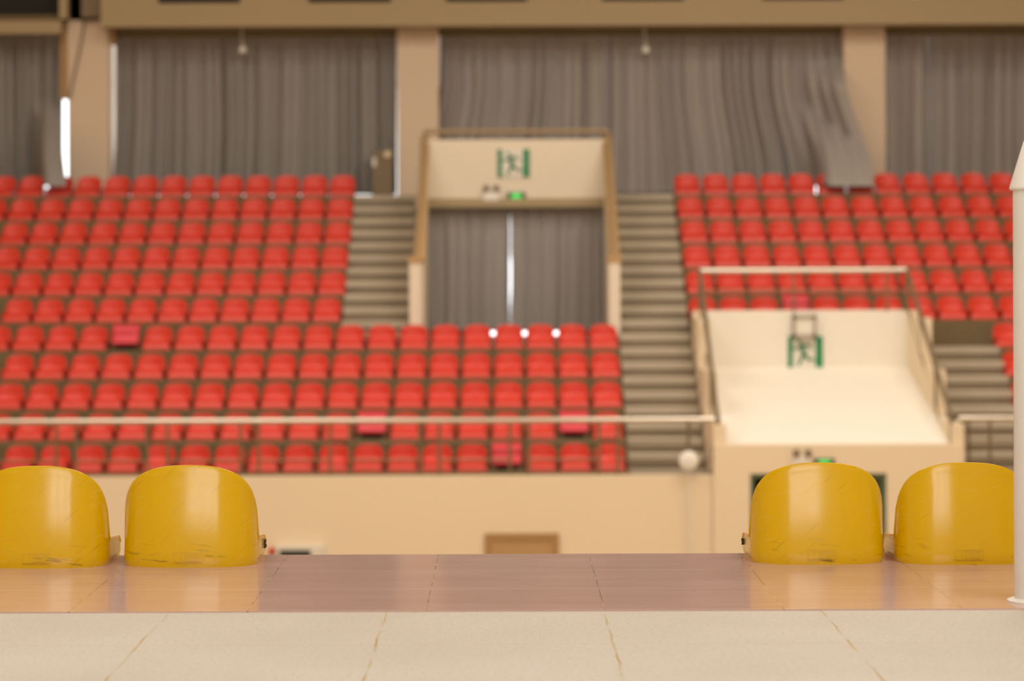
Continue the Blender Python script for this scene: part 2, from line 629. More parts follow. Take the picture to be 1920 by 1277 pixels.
# ------------------------------------------------------------ curtains
def smooth(t):
    t = max(0.0, min(1.0, t))
    return t * t * (3 - 2 * t)


def curtain(label, left, right, top, bot, D, pleats, seed, m, nz=36, lean=None, amp=0.10):
    """left/right: functions v->x px; top/bot: functions u->y px ; lean(u,v)->towards the arena in metres"""
    rnd = random.Random(seed)
    nx = pleats * 8
    ph = [rnd.uniform(0, 6.28) for _ in range(8)]
    wt = [rnd.uniform(0.25, 1.0) for _ in range(pleats * 3 + 4)]
    vs, fs = [], []
    for j in range(nz + 1):
        v = j / nz
        for i in range(nx + 1):
            u = i / nx
            wv = u * pleats + 0.35 * math.sin(u * 9 + ph[0]) + 0.12 * math.sin(v * 3 + u * 11 + ph[1]) * v
            k = int(max(0, wv) + 1)
            fr = wv % 1.0
            a = wt[k] * (1 - fr) + wt[k + 1] * fr
            off = math.sin(2 * math.pi * wv) * a + 0.5 * math.sin(2 * math.pi * wv * 0.43 + ph[2]) + 0.25 * math.sin(2 * math.pi * wv * 2.3 + ph[3])
            sm = 0.35 + 0.65 * smooth(v * 4)
            lv_ = lean(u, v) if lean else 0.0
            off = off * amp * sm * (1 - 0.42 * lv_) + 0.018 * math.sin(2 * math.pi * u * pleats * 2.0) * (1 - smooth(v * 6))
            d = D + off - lv_
            x = left(v) * (1 - u) + right(v) * u
            y = top(u) * (1 - v) + bot(u) * v
            vs.append(P(x, y, d))
    for j in range(nz):
        for i in range(nx):
            a = j * (nx + 1) + i
            fs.append((a, a + 1, a + nx + 2, a + nx + 1))
    c = sum((Vector(p) for p in vs), Vector()) / len(vs)
    o = MB().add(vs, fs).build('curtain', m, None, smooth=False, loc=c)
    for p in o.data.polygons:
        p.use_smooth = True
    so = o.modifiers.new('thickness', 'SOLIDIFY')
    so.thickness = 0.006
    return tag(o, label, 'curtain')


C = lambda k: (lambda t: k)
TOP = lambda u: 62
curtain('grey curtain in the far left corner, its lower edge draped over a red seat', C(-60),
        lambda v: 119 + 6 * smooth((v - 0.75) / 0.25) - 1 * smooth(v * 3), C(52), lambda u: 365 - 16 * smooth((u - 0.68) / 0.1), DC, 9, 3, M_CURT,
        lean=lambda u, v: 2.3 * smooth((u - 0.66) / 0.15) * max(0, (v - 0.45) / 0.55) ** 1.1)
curtain('wide dark grey curtain between the two left pillars', lambda v: 217 - 5 * smooth((v - 0.55) / 0.4),
        lambda v: 744 - 0 * v, TOP, C(365), DC, 26, 5, M_CURT)
curtain('grey curtain just right of the second pillar, behind the upper exit sign', lambda v: 824 - 30 * smooth((v - 0.3) / 0.6),
        C(1152), TOP, C(365), DC, 17, 8, M_CURT2)
curtain('grey curtain pulled sideways at its lower right corner over two red seats', C(1150),
        lambda v: 1583 + 54 * smooth((v - 0.22) / 0.75) ** 1.1, TOP, lambda u: 365 - 16 * smooth((u - 0.73) / 0.05), DC - 0.05, 22, 13, M_CURT2,
        lean=lambda u, v: max(2.3 * smooth((u - 0.73) / 0.11) * max(0, (v - 0.45) / 0.55) ** 1.1,
                               0.95 * smooth((u - 0.80) / 0.17) * smooth((v - 0.12) / 0.25)))
curtain('narrow grey curtain directly right of the rightmost pillar', C(1655), C(1731), TOP, C(365), DC, 4, 21, M_CURT2)
curtain('grey curtain at the far right end, behind the white post', C(1729), C(2010), TOP, C(365), DC + 0.25, 12, 22, M_CURT2)
DQ = 44.95
curtain('left half of the mauve grey doorway curtain under the upper exit sign', C(796), lambda v: 956.2 - 0.5 * smooth((v - 0.3) * 5) + 0.5 * smooth((v - 0.75) * 6), C(384), C(621), DQ, 9, 31, M_CURT2, amp=0.05)
curtain('right half of the mauve grey doorway curtain under the upper exit sign', lambda v: 956.2 + 1.1 * smooth((v - 0.05) * 8) + 1.3 * smooth((v - 0.38) * 12) - 2 * smooth((v - 0.62) * 4), C(1140), C(384), C(621), DQ, 10, 33, M_CURT2, amp=0.05)

# ------------------------------------------------------------ upper doorway block
DH, DF = 44.7, 41.9
zt = pz(262, DH)
zl = pz(389, DH)
mb = MB()
xl, xr = px(800, DH), px(1136, DH)
mb.box((xl - 0.02, DH, zl), (xr + 0.02, DH + 0.15, zt))
struct(mb.build('wall_doorway', M_WALLP))
struct(MB().box((xl, DH - 0.05, pz(388, DH)), (xr, DH, pz(372, DH))).build('trim_lintel', M_BEAM))
zf = pz(492, DF)
for s, x0, x1 in ((-1, px(791, DH), px(803, DH)), (1, px(1133, DH), px(1146, DH))):
    poly = [(DF, RZ[4]), (DF, zf), (DH + 0.15, zt), (DH + 0.15, RZ[4])]
    struct(MB().prism(poly, x0, x1).build('wall_doorway_side', M_WALLP))
    # sloping brown cap
    poly = [(DF - 0.02, zf), (DF - 0.02, zf + 0.07), (DH + 0.15, zt + 0.07), (DH + 0.15, zt)]
    struct(MB().prism(poly, x0 - 0.02, x1 + 0.02).build('trim_coping', M_BROWN))
    # end pier
    xx0, xx1 = (px(768, DF), px(789, DF)) if s < 0 else (px(1141, DF), px(1162, DF))
    struct(MB().box((xx0, DF - 0.12, RZ[4]), (xx1, DF + 0.1, zf)).build('wall_pier', M_WALLP))
    struct(MB().box((xx0 - 0.02, DF - 0.14, zf), (xx1 + 0.02, DF + 0.12, zf + 0.09)).build('trim_pier_cap', M_BROWN))

# rail over the doorway
rt = empty('guard_rail', (px(968, DH), DH, zt), 'brown metal guard rail around the top of the curtained doorway', 'railing')


def sub(mb, name, m, root, smooth=True):
    o = mb.build(name, m, None, smooth=smooth)
    o.parent = root
    o.matrix_parent_inverse = Matrix.Translation(-Vector(root.location)) if root.rotation_euler.z == 0 else root.matrix_basis.inverted()
    return o


y1 = DH + 0.05
a, b = px(797, DH), px(1141, DH)
zr = pz(246, DH)
sub(MB().tube([(a, y1, zr), (b, y1, zr)], 0.038), 'top_rail', M_BROWNRAIL, rt)
for x in (a, b):
    sub(MB().tube([(x, y1, zt - 0.05), (x, y1, zr)], 0.03), 'post', M_BROWNRAIL, rt)
for x in (-0.2, 0.6):
    sub(MB().tube([(x, y1, zt - 0.02), (x, y1, zr)], 0.012), 'post', M_BROWNRAIL, rt)
for x0, x1 in ((a, px(779, DF)), (b, px(1152, DF))):
    sub(MB().tube([(x0, y1, zr), (x1, DF, zf + 0.16), (x1, DF - 0.1, zf + 0.02)], 0.03), 'sloping_rail', M_BROWNRAIL, rt)


# ------------------------------------------------------------ running man exit signs, lamps
def capsule(mb, a, b, r0, r1, y0, y1):
    a, b = Vector((a[0], a[1])), Vector((b[0], b[1]))
    d = (b - a).normalized()
    n = Vector((-d.y, d.x))
    pts = []
    for k in range(7):
        t = math.pi * k / 6
        pts.append(a + (n * math.cos(t) - d * math.sin(t)) * r0)
    for k in range(7):
        t = math.pi * k / 6
        pts.append(b + (-n * math.cos(t) + d * math.sin(t)) * r1)
    mb.plate([(p.x, p.y) for p in pts], y0, y1)


def exit_sign(cx, cy, D, wpx, hpx, label):
    k = D / FPX
    W, H = wpx * k, hpx * k
    c = P(cx, cy, D)
    r = empty('exit_sign', c, label, 'sign')
    MB().box((-W / 2, 0, -H / 2), (W / 2, 0.02, H / 2)).build('sign_board', M_SIGNW, r)
    MB().box((-W / 2, -0.006, -H / 2), (-W / 2 + 0.14 * W, 0, H / 2)).build('green_bar', M_GREEN, r)
    MB().box((W / 2 - 0.21 * W, -0.006, -H / 2), (W / 2, 0, H / 2)).build('green_bar', M_GREEN, r)
    mb = MB()
    q = lambda x, z: (x * W, z * H)
    y0, y1 = -0.006, 0.0
    mb.plate([(-0.17 * W + 0.055 * W * math.cos(t), 0.34 * H + 0.055 * W * math.sin(t)) for t in (2 * math.pi * i / 16 for i in range(16))], y0, y1)
    s = W
    capsule(mb, q(-0.10, 0.19), q(-0.03, -0.08), 0.065 * s, 0.06 * s, y0, y1)      # trunk
    capsule(mb, q(-0.10, 0.20), q(0.07, 0.22), 0.035 * s, 0.03 * s, y0, y1)
    capsule(mb, q(0.07, 0.22), q(0.17, 0.10), 0.03 * s, 0.025 * s, y0, y1)
    capsule(mb, q(-0.10, 0.19), q(-0.24, 0.10), 0.035 * s, 0.03 * s, y0, y1)
    capsule(mb, q(-0.24, 0.10), q(-0.34, 0.10), 0.03 * s, 0.025 * s, y0, y1)
    capsule(mb, q(-0.02, -0.08), q(0.09, -0.24), 0.045 * s, 0.035 * s, y0, y1)
    capsule(mb, q(0.09, -0.24), q(0.27, -0.25), 0.035 * s, 0.03 * s, y0, y1)
    capsule(mb, q(-0.05, -0.08), q(-0.13, -0.26), 0.045 * s, 0.035 * s, y0, y1)
    capsule(mb, q(-0.13, -0.26), q(-0.20, -0.42), 0.035 * s, 0.03 * s, y0, y1)
    mb.build('running_figure', M_GREEN, r)
    return r


exit_sign(963, 306, DH - 0.02, 60, 53, 'green and white running man sign high above the curtained doorway')
DT = 41.6
exit_sign(1510, 660, DT - 0.02, 66, 59, 'green and white running man sign above the pale tunnel roof')


def twin_lamp(cx, cy, D, label):
    c = P(cx, cy, D)
    r = empty('emergency_lamp', c, label, 'lamp')
    MB().box((-0.13, -0.06, -0.11), (0.13, 0.0, 0.04)).build('lamp_body', M_WHITE, r, bevel=0.01)
    for s in (-1, 1):
        MB().tube([(s * 0.075, -0.04, 0.03), (s * 0.08, -0.05, 0.07)], 0.012).build('bracket', M_WHITE, r)
        MB().lathe([(0.03, 0.02), (0.05, -0.02), (0.055, -0.05), (0.045, -0.055)], (s * 0.085, -0.05, 0.10), axis='y').build('lamp_head', M_CAB, r, smooth=True)


def lit_exit(cx, cy, D, label, wpx=34):
    c = P(cx, cy, D)
    k = D / FPX
    r = empty('lit_exit_sign', c, label, 'sign')
    W, H = wpx * k, 14 * k
    MB().box((-W / 2, -0.04, -H / 2), (W / 2, 0, H / 2)).build('sign_case', M_BLACK, r, bevel=0.006)
    MB().box((-W * 0.28, -0.045, -H * 0.36), (W * 0.28, -0.039, H * 0.36)).build('lit_panel', M_EXITLED, r)


twin_lamp(921, 364, DH, 'small white twin head emergency lamp above the doorway curtain')
lit_exit(968, 368, DH, 'small lit green exit box above the doorway curtain')

# floodlight over the lower sign
c = P(1507, 612, DT - 0.03)
r = empty('floodlight', c, 'square grey framed floodlight fixed above the lower running man sign', 'lamp')
k = DT / FPX
W, H = 22 * k, 21 * k
mb = MB()
t = 0.055
mb.box((-W, -0.12, H - t), (W, 0, H)).box((-W, -0.12, -H), (W, 0, -H + t))
mb.box((-W, -0.12, -H), (-W + t, 0, H)).box((W - t, -0.12, -H), (W, 0, H))
mb.build('lamp_frame', M_LAMPF, r)
MB().box((-W + t, -0.10, -H + t), (W - t, -0.06, H - t)).build('lamp_glass', M_SIGNW, r)
MB().box((-W * 0.6, -0.06, -H * 0.7), (W * 0.6, 0, H * 0.7)).build('lamp_housing', M_STEELD, r)

# ------------------------------------------------------------ lower tunnel block
zt2 = pz(584, DT)
zm = pz(690, DT)
DD = 37.45
ze = pz(836, DD)
x0, x1 = 3.20, 6.46
struct(MB().box((XP0, DT, zm - 1), (XP1, DT + 0.2, zt2)).build('wall_tunnel_head', M_ROOF))
poly = [(DD + 0.22, ze), (DT + 0.02, zm), (DT + 0.02, zm - 0.2), (DD + 0.22, ze - 0.2)]
struct(MB().prism(poly, XP0 + 0.05, XP1 - 0.05).build('ceiling_tunnel', M_ROOF))
dx0, dx1 = px(1405, DD), px(1661, DD)
dz = pz(890, DD)
mb = MB()
mb.box((XP0, DD, FLOORZ), (dx0, DD + 0.2, ze)).box((dx1, DD, FLOORZ), (XP1, DD + 0.2, ze)).box((dx0, DD, dz), (dx1, DD + 0.2, ze - 0.0))
struct(mb.build('wall_tunnel_front', M_WALL))
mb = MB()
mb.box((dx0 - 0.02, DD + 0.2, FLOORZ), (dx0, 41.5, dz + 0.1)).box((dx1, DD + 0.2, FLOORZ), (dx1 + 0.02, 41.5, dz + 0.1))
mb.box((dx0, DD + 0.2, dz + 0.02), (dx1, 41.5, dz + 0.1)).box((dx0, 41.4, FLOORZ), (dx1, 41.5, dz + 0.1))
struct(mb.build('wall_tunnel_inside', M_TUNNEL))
dr = struct(MB().box((dx0 + 0.0, DD + 0.02, FLOORZ), (dx0 + 0.06, DD + 0.14, dz)).box((dx1 - 0.06, DD + 0.02, FLOORZ), (dx1, DD + 0.14, dz))
            .box((dx0 + 0.06, DD + 0.02, dz - 0.06), (dx1 - 0.06, DD + 0.14, dz)).build('door_2', M_DARKGREEN))
MB().box((dx1 - 0.62, DD + 0.15, FLOORZ + 0.01), (dx1 - 0.06, DD + 0.2, dz - 0.06)).build('door_leaf', M_DARKGREEN, dr)
twin_lamp(1503, 862, DD, 'small white twin head emergency lamp over the dark tunnel door')
lit_exit(1545, 867, DD, 'small lit green exit box over the dark tunnel door', 38)
# stepped side walls
lv = [(DT + 0.2, DT - 0.25, zt2 - 0.0), (DT - 0.25, 40.25, pz(597, DT - 0.25)), (40.25, 39.0, pz(690, 40.25)), (39.0, DD + 0.03, pz(786, 39.0))]
for xa, xb2 in ((XP0, 3.21), (6.44, XP1)):
    poly = [(DD + 0.2, FLOORZ)]
    poly = [(lv[0][0], FLOORZ), (lv[0][0], lv[0][2])]
    for (ya, yb, z) in lv:
        if poly[-1][1] != z:
            poly.append((ya, z))
        poly.append((yb, z))
    poly.append((DD + 0.03, FLOORZ))
    struct(MB().prism(poly, xa, xb2).build('wall_tunnel_side', M_WALL))

# ------------------------------------------------------------ steel rails
rr = empty('guard_rail', (4.85, DT, zt2), 'steel guard rail around the top of the pale tunnel', 'railing')
zr = pz(509, DT)
DR0 = 37.58
zrail = pz(788, DR0)
xa, xb2 = px(1312, DT), px(1700, DT)
sub(MB().tube([(xa, DT, zr), (xb2, DT, zr)], 0.042), 'top_rail', M_STEEL, rr)
for x in (xa, px(1488, DT), px(1662, DT), xb2):
    sub(MB().tube([(x, DT, zt2 - 0.02), (x, DT, zr)], 0.028 if x in (xa, xb2) else 0.018), 'post', M_STEELD, rr)
sub(MB().tube([(xa, DT, pz(546, DT)), (xb2, DT, pz(546, DT))], 0.014), 'mid_rail', M_STEELD, rr)
xe, xf = px(1345, DR0), px(1783, DR0)
for xs_, xt in ((xa, xe), (xb2, xf)):
    sub(MB().tube([(xs_, DT, zr), (xt, DR0, zrail)], 0.036), 'sloping_rail', M_STEELD, rr)
    sub(MB().tube([(xs_, DT - 0.1, zt2 + 0.05), (xt, DR0, RZ[0] + 0.15)], 0.014), 'sloping_rail', M_STEELD, rr)
    sub(MB().tube([(xt, DR0, RZ[0] - 0.0), (xt, DR0, zrail)], 0.034), 'post', M_STEELD, rr)
    for q in (0.33, 0.66):
        xx, yy = xs_ + (xt - xs_) * q, DT + (DR0 - DT) * q
        zz = zr + (zrail - zr) * q
        sub(MB().tube([(xx, yy, zz - 0.62), (xx, yy, zz)], 0.02), 'post', M_STEELD, rr)


def parapet_rail(label, xa, xb, posts, panels):
    r = empty('parapet_rail', ((xa + xb) / 2, DR0, RZ[0]), label, 'railing')
    sub(MB().tube([(xa, DR0, zrail), (xb, DR0, zrail)], 0.042), 'top_rail', M_STEEL, r)
    for x in posts:
        sub(MB().tube([(x, DR0, RZ[0] - 0.0), (x, DR0, zrail)], 0.024), 'post', M_STEELD, r)
    for a, b in panels:
        z1, z2, z3 = pz(829, DR0), pz(862, DR0), RZ[0] + 0.09
        mb = MB()
        mb.tube([(a, DR0, z3), (a, DR0, z1), (b, DR0, z1), (b, DR0, z3)], 0.014, 8)
        mb.tube([(a, DR0, z2), (b, DR0, z2)], 0.016, 8)
        sub(mb, 'panel_frame', M_STEELD, r)
    return r


pp = [105, 141, 275, 313, 450, 483, 618, 655, 787, 822, 955, 990, 1122, 1157, 1290]
PX = [px(x, DR0) for x in pp]
pan = [(PX[i], PX[i + 1]) for i in range(1, 13, 2)] + [(px(-20, DR0), PX[0]), (PX[13], PX[14])]
parapet_rail('long steel rail on the arena wall in front of the bottom row of red seats', px(-90, DR0), px(1338, DR0), PX, pan)
pq = [px(x, DR0) for x in (1805, 1815, 1855, 1905, 1990)]
parapet_rail('short steel rail at the foot of the far right stairs', px(1797, DR0), px(2010, DR0), pq, [(pq[1], pq[3])])

# ------------------------------------------------------------ things on the arena wall
dw0, dw1, dzt = px(907, WF), px(1046, WF), pz(1000, WF)
d = struct(MB().box((dw0, WF - 0.04, FLOORZ), (dw0 + 0.09, WF, dzt)).box((dw1 - 0.09, WF - 0.04, FLOORZ), (dw1, WF, dzt))
           .box((dw0 + 0.09, WF - 0.04, dzt - 0.09), (dw1 - 0.09, WF, dzt)).build('door_1', M_BROWN2))
MB().box((dw0 + 0.09, WF - 0.02, FLOORZ), (dw1 - 0.09, WF - 0.003, dzt - 0.09)).build('door_leaf', M_BROWN, d)
MB().tube([(dw1 - 0.2, WF - 0.07, FLOORZ + 1.0), (dw1 - 0.2, WF - 0.02, FLOORZ + 1.0)], 0.025).build('door_handle', M_STEEL, d)

c0, c1, ct = px(516, WF), px(606, WF), pz(1021, WF)
r = empty('hose_cabinet', ((c0 + c1) / 2, WF, ct - 0.8), 'pale framed wall cabinet with black glass, low on the beige wall', 'cabinet')
sub(MB().box((c0, WF - 0.12, ct - 0.8), (c1, WF - 0.005, ct)), 'cabinet_body', M_SIGNW, r, False)
sub(MB().box((c0 + 0.06, WF - 0.14, ct - 0.7), (c0 + 0.5, WF - 0.12, ct - 0.06)), 'door_glass', M_BLACK, r, False)
rl = MB().lathe([(0.05, 0.0), (0.055, -0.03), (0.04, -0.06), (0.012, -0.07)], (0, 0, 0), axis='y').build('alarm_button', M_REDLAMP, None, smooth=True)
rl.location = (px(508, WF), WF, pz(1032, WF))
tag(rl, 'round red alarm button on the beige wall beside the black glass cabinet', 'alarm')

r = empty('disc_lamp', (px(1289, WF), WF - 0.12, FLOORZ), 'white round disc on a thin pale pole in front of the arena wall', 'lamp')
cz = pz(865, WF - 0.12)
sub(MB().lathe([(0.10, -0.05), (0.135, -0.03), (0.14, 0.0), (0.12, 0.03)], (r.location.x, WF - 0.12, cz), axis='y'), 'disc_head', M_WHITE, r)
sub(MB().tube([(r.location.x, WF - 0.1, FLOORZ + 0.02), (r.location.x, WF - 0.1, cz - 0.12)], 0.017), 'pole', M_SIGNW, r)
sub(MB().lathe([(0.16, 0), (0.16, 0.02), (0.03, 0.05)], (r.location.x, WF - 0.12 - 0.06, FLOORZ)), 'base', M_SIGNW, r)

# ------------------------------------------------------------ brown cabinet on the left landing, hanging spots, cord
DK = 47.3
ca, cb = px(698, DK), px(737, DK)
czt = pz(281, DK)
r = empty('upright_cabinet', ((ca + cb) / 2, DK, WALK), 'brown upright cabinet by the curtain at the top of the left stairs', 'cabinet')
sub(MB().box((ca, DK, WALK), (cb, DK + 0.3, czt)), 'cabinet_body', M_CAB, r, False)
sub(MB().box((ca + 0.02, DK - 0.02, WALK + 0.04), (cb - 0.02, DK, czt - 0.2)), 'door', M_CAB, r, False)
sub(MB().lathe([(0.05, -0.04), (0.065, -0.02), (0.065, 0.0)], (px(727, DK), DK, pz(289, DK)), axis='y'), 'dial', M_WALL, r)
sub(MB().box((px(699, DK), DK - 0.04, pz(312, DK)), (px(706, DK), DK - 0.02, pz(295, DK))), 'paper_tag', M_SIGNW, r, False)
for cx, side in ((455, 'left, before the wide dark curtain between the left pillars'), (1211, 'in the middle, before the join of the long central curtains')):
    c = P(cx, 92, DC - 0.4)
    r = empty('hanging_spotlight', c, 'small white spotlight hanging ' + side, 'lamp')
    MB().tube([(0, 0, 0.04), (-0.03, 0.05, 0.42)], 0.014).build('stem', M_SIGNW, r)
    MB().lathe([(0.02, 0.06), (0.06, 0.03), (0.07, -0.04), (0.05, -0.07)], (0, 0, 0)).build('lamp_head', M_WHITE, r, smooth=True)
pts = [P(160, 26, DP - 0.06), P(154, 70, DP - 0.05), P(146, 110, DP - 0.05), P(137, 150, DP - 0.04), P(131, 185, DP - 0.03)]
cd = MB().tube(pts, 0.018, 8).build('cord', M_CAB, None, smooth=True)
tag(cd, 'thin brown cord hanging down the leftmost pillar', 'cord')


# ------------------------------------------------------------ seats
def plan(w, L, b, n_side=10, n_back=26, p=2.35):
    """U-shaped plan from right front to left front; y=0 front, y=L back"""
    pts = []
    for i in range(n_side):
        pts.append((w, (L - b) * i / n_side))
    for i in range(n_back + 1):
        t = math.pi * i / n_back
        c, s = math.cos(t), math.sin(t)
        x = w * math.copysign(abs(c) ** (2 / p), c)
        y = (L - b) + b * abs(s) ** (2 / p)
        pts.append((x, y))
    for i in range(n_side - 1, -1, -1):
        pts.append((-w, (L - b) * i / n_side))
    return pts


def shell_meshes(w=0.234, L=0.40, b=0.145, H=0.346, hs=0.085, ph=0.062, taper=0.05, lean=-0.045, th=0.007, roll=0.04, dome=2.5, dq=4.6, p=2.7):
    pl = plan(w, L, b, p=p)
    n = len(pl)
    K = 14

    def rim(x, y):
        if y >= L - b:
            u = min(1, abs(x) / w)
            return hs + (H - hs) * (1 - u ** dome) ** (1 / dq)
        t = (y - 0.06) / (L - b - 0.06)
        return ph + 0.010 + (hs - ph - 0.010) * smooth(t) - 0.022 * max(0, 1 - y / 0.035) ** 2

    def place(x, y, z, inset):
        k = z / H
        bx = smooth((y - 0.0) / L)
        X = x * (1 - taper * k)
        Y = y + lean * k * (0.4 + 0.6 * k) * bx
        # inset towards the middle
        c = Vector((0, L - b - 0.02))
        if y < L - b:
            d = Vector((-math.copysign(1, x), 0))
        else:
            d = (Vector((0, L - b)) - Vector((x, y)))
            d = Vector((d.x / (w * w), d.y / (b * b))).normalized() if d.length > 1e-6 else Vector((0, -1))
        return Vector((X + d.x * inset, Y + d.y * inset, z))

    vs, fs = [], []
    rows = []
    for j, (x, y) in enumerate(pl):
        h = rim(x, y)
        col = []
        for k in range(K + 1):
            z = h * k / K
            flare = 0.004 * smooth((k / K - 0.9) / 0.1)
            col.append(place(x, y, z, 0.006 * (1 - smooth(z / 0.02)) - flare))
        col.append(place(x, y, h + th * 0.45, th * 0.15 - 0.004))
        col.append(place(x, y, h + th * 0.45, th * 0.85 - 0.002))
        zlow = min(ph - 0.012, h - 0.02)
        for k in range(K, -1, -1):
            z = zlow + (h - zlow) * k / K
            fil = max(0, 1 - (z - zlow) / 0.075)
            col.append(place(x, y, z, th + 0.05 * fil * fil * (1 if y > 0.1 else y / 0.1)))
        rows.append(col)
    m = len(rows[0])
    for c in rows:
        vs += c
    for j in range(n - 1):
        for k in range(m - 1):
            a = j * m + k
            fs.append((a, a + 1, a + m + 1, a + m))
    fs.append(tuple(range(m)))
    fs.append(tuple((n - 1) * m + k for k in range(m)))
    back = MB().add(vs, fs)
    # pan
    NY, NX = 16, 18
    ys = [0.0, 0.004, 0.012, 0.025, 0.04] + [0.04 + (L - 0.03 - 0.04) * i / NY for i in range(1, NY + 1)]
    pv, pf = [], []
    for y in ys:
        if y <= L - b:
            wx = w - 0.004
        else:
            q = min(1, (y - (L - b)) / b)
            wx = max(0.05, w * (1 - q ** p) ** (1 / p) - 0.012)
        r = roll
        zt_ = ph if y >= r else ph - r + math.sqrt(max(0, r * r - (r - y) ** 2))
        row = [Vector((-wx, y, 0.0))]
        for i in range(NX + 1):
            u = -1 + 2 * i / NX
            u = math.copysign(abs(u) ** 0.8, u)
            e = max(0, (abs(u) - 0.88) / 0.12)
            dish = 0.012 * (1 - u * u) * smooth(y / 0.12)
            row.append(Vector((wx * u, y, zt_ - dish - 0.014 * e * e)))
        row.append(Vector((wx, y, 0.0)))
        pv.append(row)
    mm = len(pv[0])
    for i in range(len(pv) - 1):
        for k in range(mm - 1):
            a = i * mm + k
            pf.append((a, a + 1, a + mm + 1, a + mm))
    pf.append(tuple(range(mm)))
    pf.append(tuple((len(pv) - 1) * mm + k for k in range(mm)))
    pan = MB().add([v for r_ in pv for v in r_], pf)
    return back, pan


def seat_proto(name, label, cat, m, loc, rz=0.0, group=None, **kw):
    r = empty(name, loc, label, cat, group, rz)
    b, p = shell_meshes(**kw)
    bo = b.build('backrest', m, r)
    po = p.build('seat_pan', m, r)
    for o in (bo, po):
        for f in o.data.polygons:
            f.use_smooth = True
        try:
            o.data.set_sharp_from_angle(angle=R(50))
        except Exception:
            pass
    return r


# four yellow seats on the near tier, seen from behind
yl = ['yellow plastic seat cut off by the left edge of the photo',
      'yellow plastic seat nearest the gap, on the left, with scratches up its left side',
      'yellow plastic seat nearest the gap, on the right, in front of the tunnel door',
      'yellow plastic seat beside the white post']
yx = [-1.602, -1.084, 1.094, 1.597]
yc = [8.955, 8.965, 8.985, 8.965]
proto = None
for i in range(4):
    if proto is None:
        r = proto = seat_proto('stadium_seat', yl[0], 'seat', M_YEL, (0, 0, 0), math.pi, 'yellow seats on the near tier')
        # moulded maker's plate on the back: a thin rectangle with a tick box and worn bars
        def on_back(x, z, out):
            # follow the back surface
            w_, L_, b_, H_ = 0.234, 0.40, 0.145, 0.346
            k = z / H_
            xo = x / (1 - 0.05 * k)
            y = (L_ - b_) + b_ * max(0, 1 - (abs(xo) / w_) ** 2.7) ** (1 / 2.7)
            bx = smooth(y / L_)
            return Vector((x, y - 0.045 * k * (0.4 + 0.6 * k) * bx + out, z))

        def strip(mb, x0, z0, x1, z1, out=0.0008, n=6):
            vs, fs = [], []
            for o in (-0.003, out):
                for i2 in range(n + 1):
                    x = x0 + (x1 - x0) * i2 / n
                    for z in (z0, z1):
                        vs.append(on_back(x, z, o))
            st = (n + 1) * 2
            for i2 in range(n):
                a = st + i2 * 2
                fs.append((a, a + 1, a + 3, a + 2))
                a = i2 * 2
                fs.append((a, a + 2, a + 3, a + 1))
                fs.append((i2 * 2, i2 * 2 + 2, st + i2 * 2 + 2, st + i2 * 2))
                fs.append((i2 * 2 + 1, st + i2 * 2 + 1, st + i2 * 2 + 3, i2 * 2 + 3))
            fs.append((0, 1, st + 1, st))
            fs.append((2 * n, st + 2 * n, st + 2 * n + 1, 2 * n + 1))
            mb.add(vs, fs)
        mb = MB()
        # seen from behind, local +x is to the left of the picture
        xl_, xr_, zb_, zt_ = 0.046, -0.052, 0.018, 0.052
        lw = 0.0016
        strip(mb, xr_, zt_ - lw, xl_, zt_)
        strip(mb, xr_, zb_, xl_, zb_ + lw)
        strip(mb, xr_, zb_, xr_ + lw, zt_, n=1)
        strip(mb, xl_ - lw, zb_, xl_, zt_, n=1)
        strip(mb, 0.020, zb_ + 0.004, 0.0215, zt_ - 0.004, n=1)
        for q in range(7):
            xq = 0.008 - q * 0.0075
            strip(mb, xq - 0.005, 0.037, xq, 0.047, n=1)
        strip(mb, -0.046, 0.030, 0.012, 0.0325)
        strip(mb, -0.040, 0.023, 0.012, 0.0255)
        mb.build('moulded_plate', M_YELP, r)
    else:
        r = copy_tree(proto)
    r.location = (yx[i], yc[i] + 0.40, 0.0)
    r['label'] = yl[i]
    if i in (1, 2):
        s = -1 if i == 1 else 1
        # fixing hole plug at the outer front corner (seat turned half round: local x is mirrored)
        mb = MB()
        rnd = random.Random(4 + i)
        for q in range(9):
            a, b = rnd.uniform(0.016, 0.052), rnd.uniform(0.024, 0.05)
            mb.box((s * 0.228, a, b), (s * 0.2395, a + rnd.uniform(0.004, 0.009), b + rnd.uniform(0.004, 0.011)))
        mb.build('dark_grime', M_DARKBOLT, r, bevel=0.001)

ORD = 'zeroth first second third fourth fifth sixth seventh eighth ninth tenth eleventh twelfth thirteenth fourteenth fifteenth sixteenth seventeenth eighteenth nineteenth twentieth'.split()
RSEAT = dict(w=0.222, L=0.42, b=0.085, H=0.372, hs=0.155, ph=0.14, taper=0.03, lean=0.03, roll=0.14, dome=2.8, dq=4.0, p=2.1)
red = seat_proto('stadium_seat', 'x', 'seat', M_RED, (0, 0, 0), 0.0, 'x', **RSEAT)


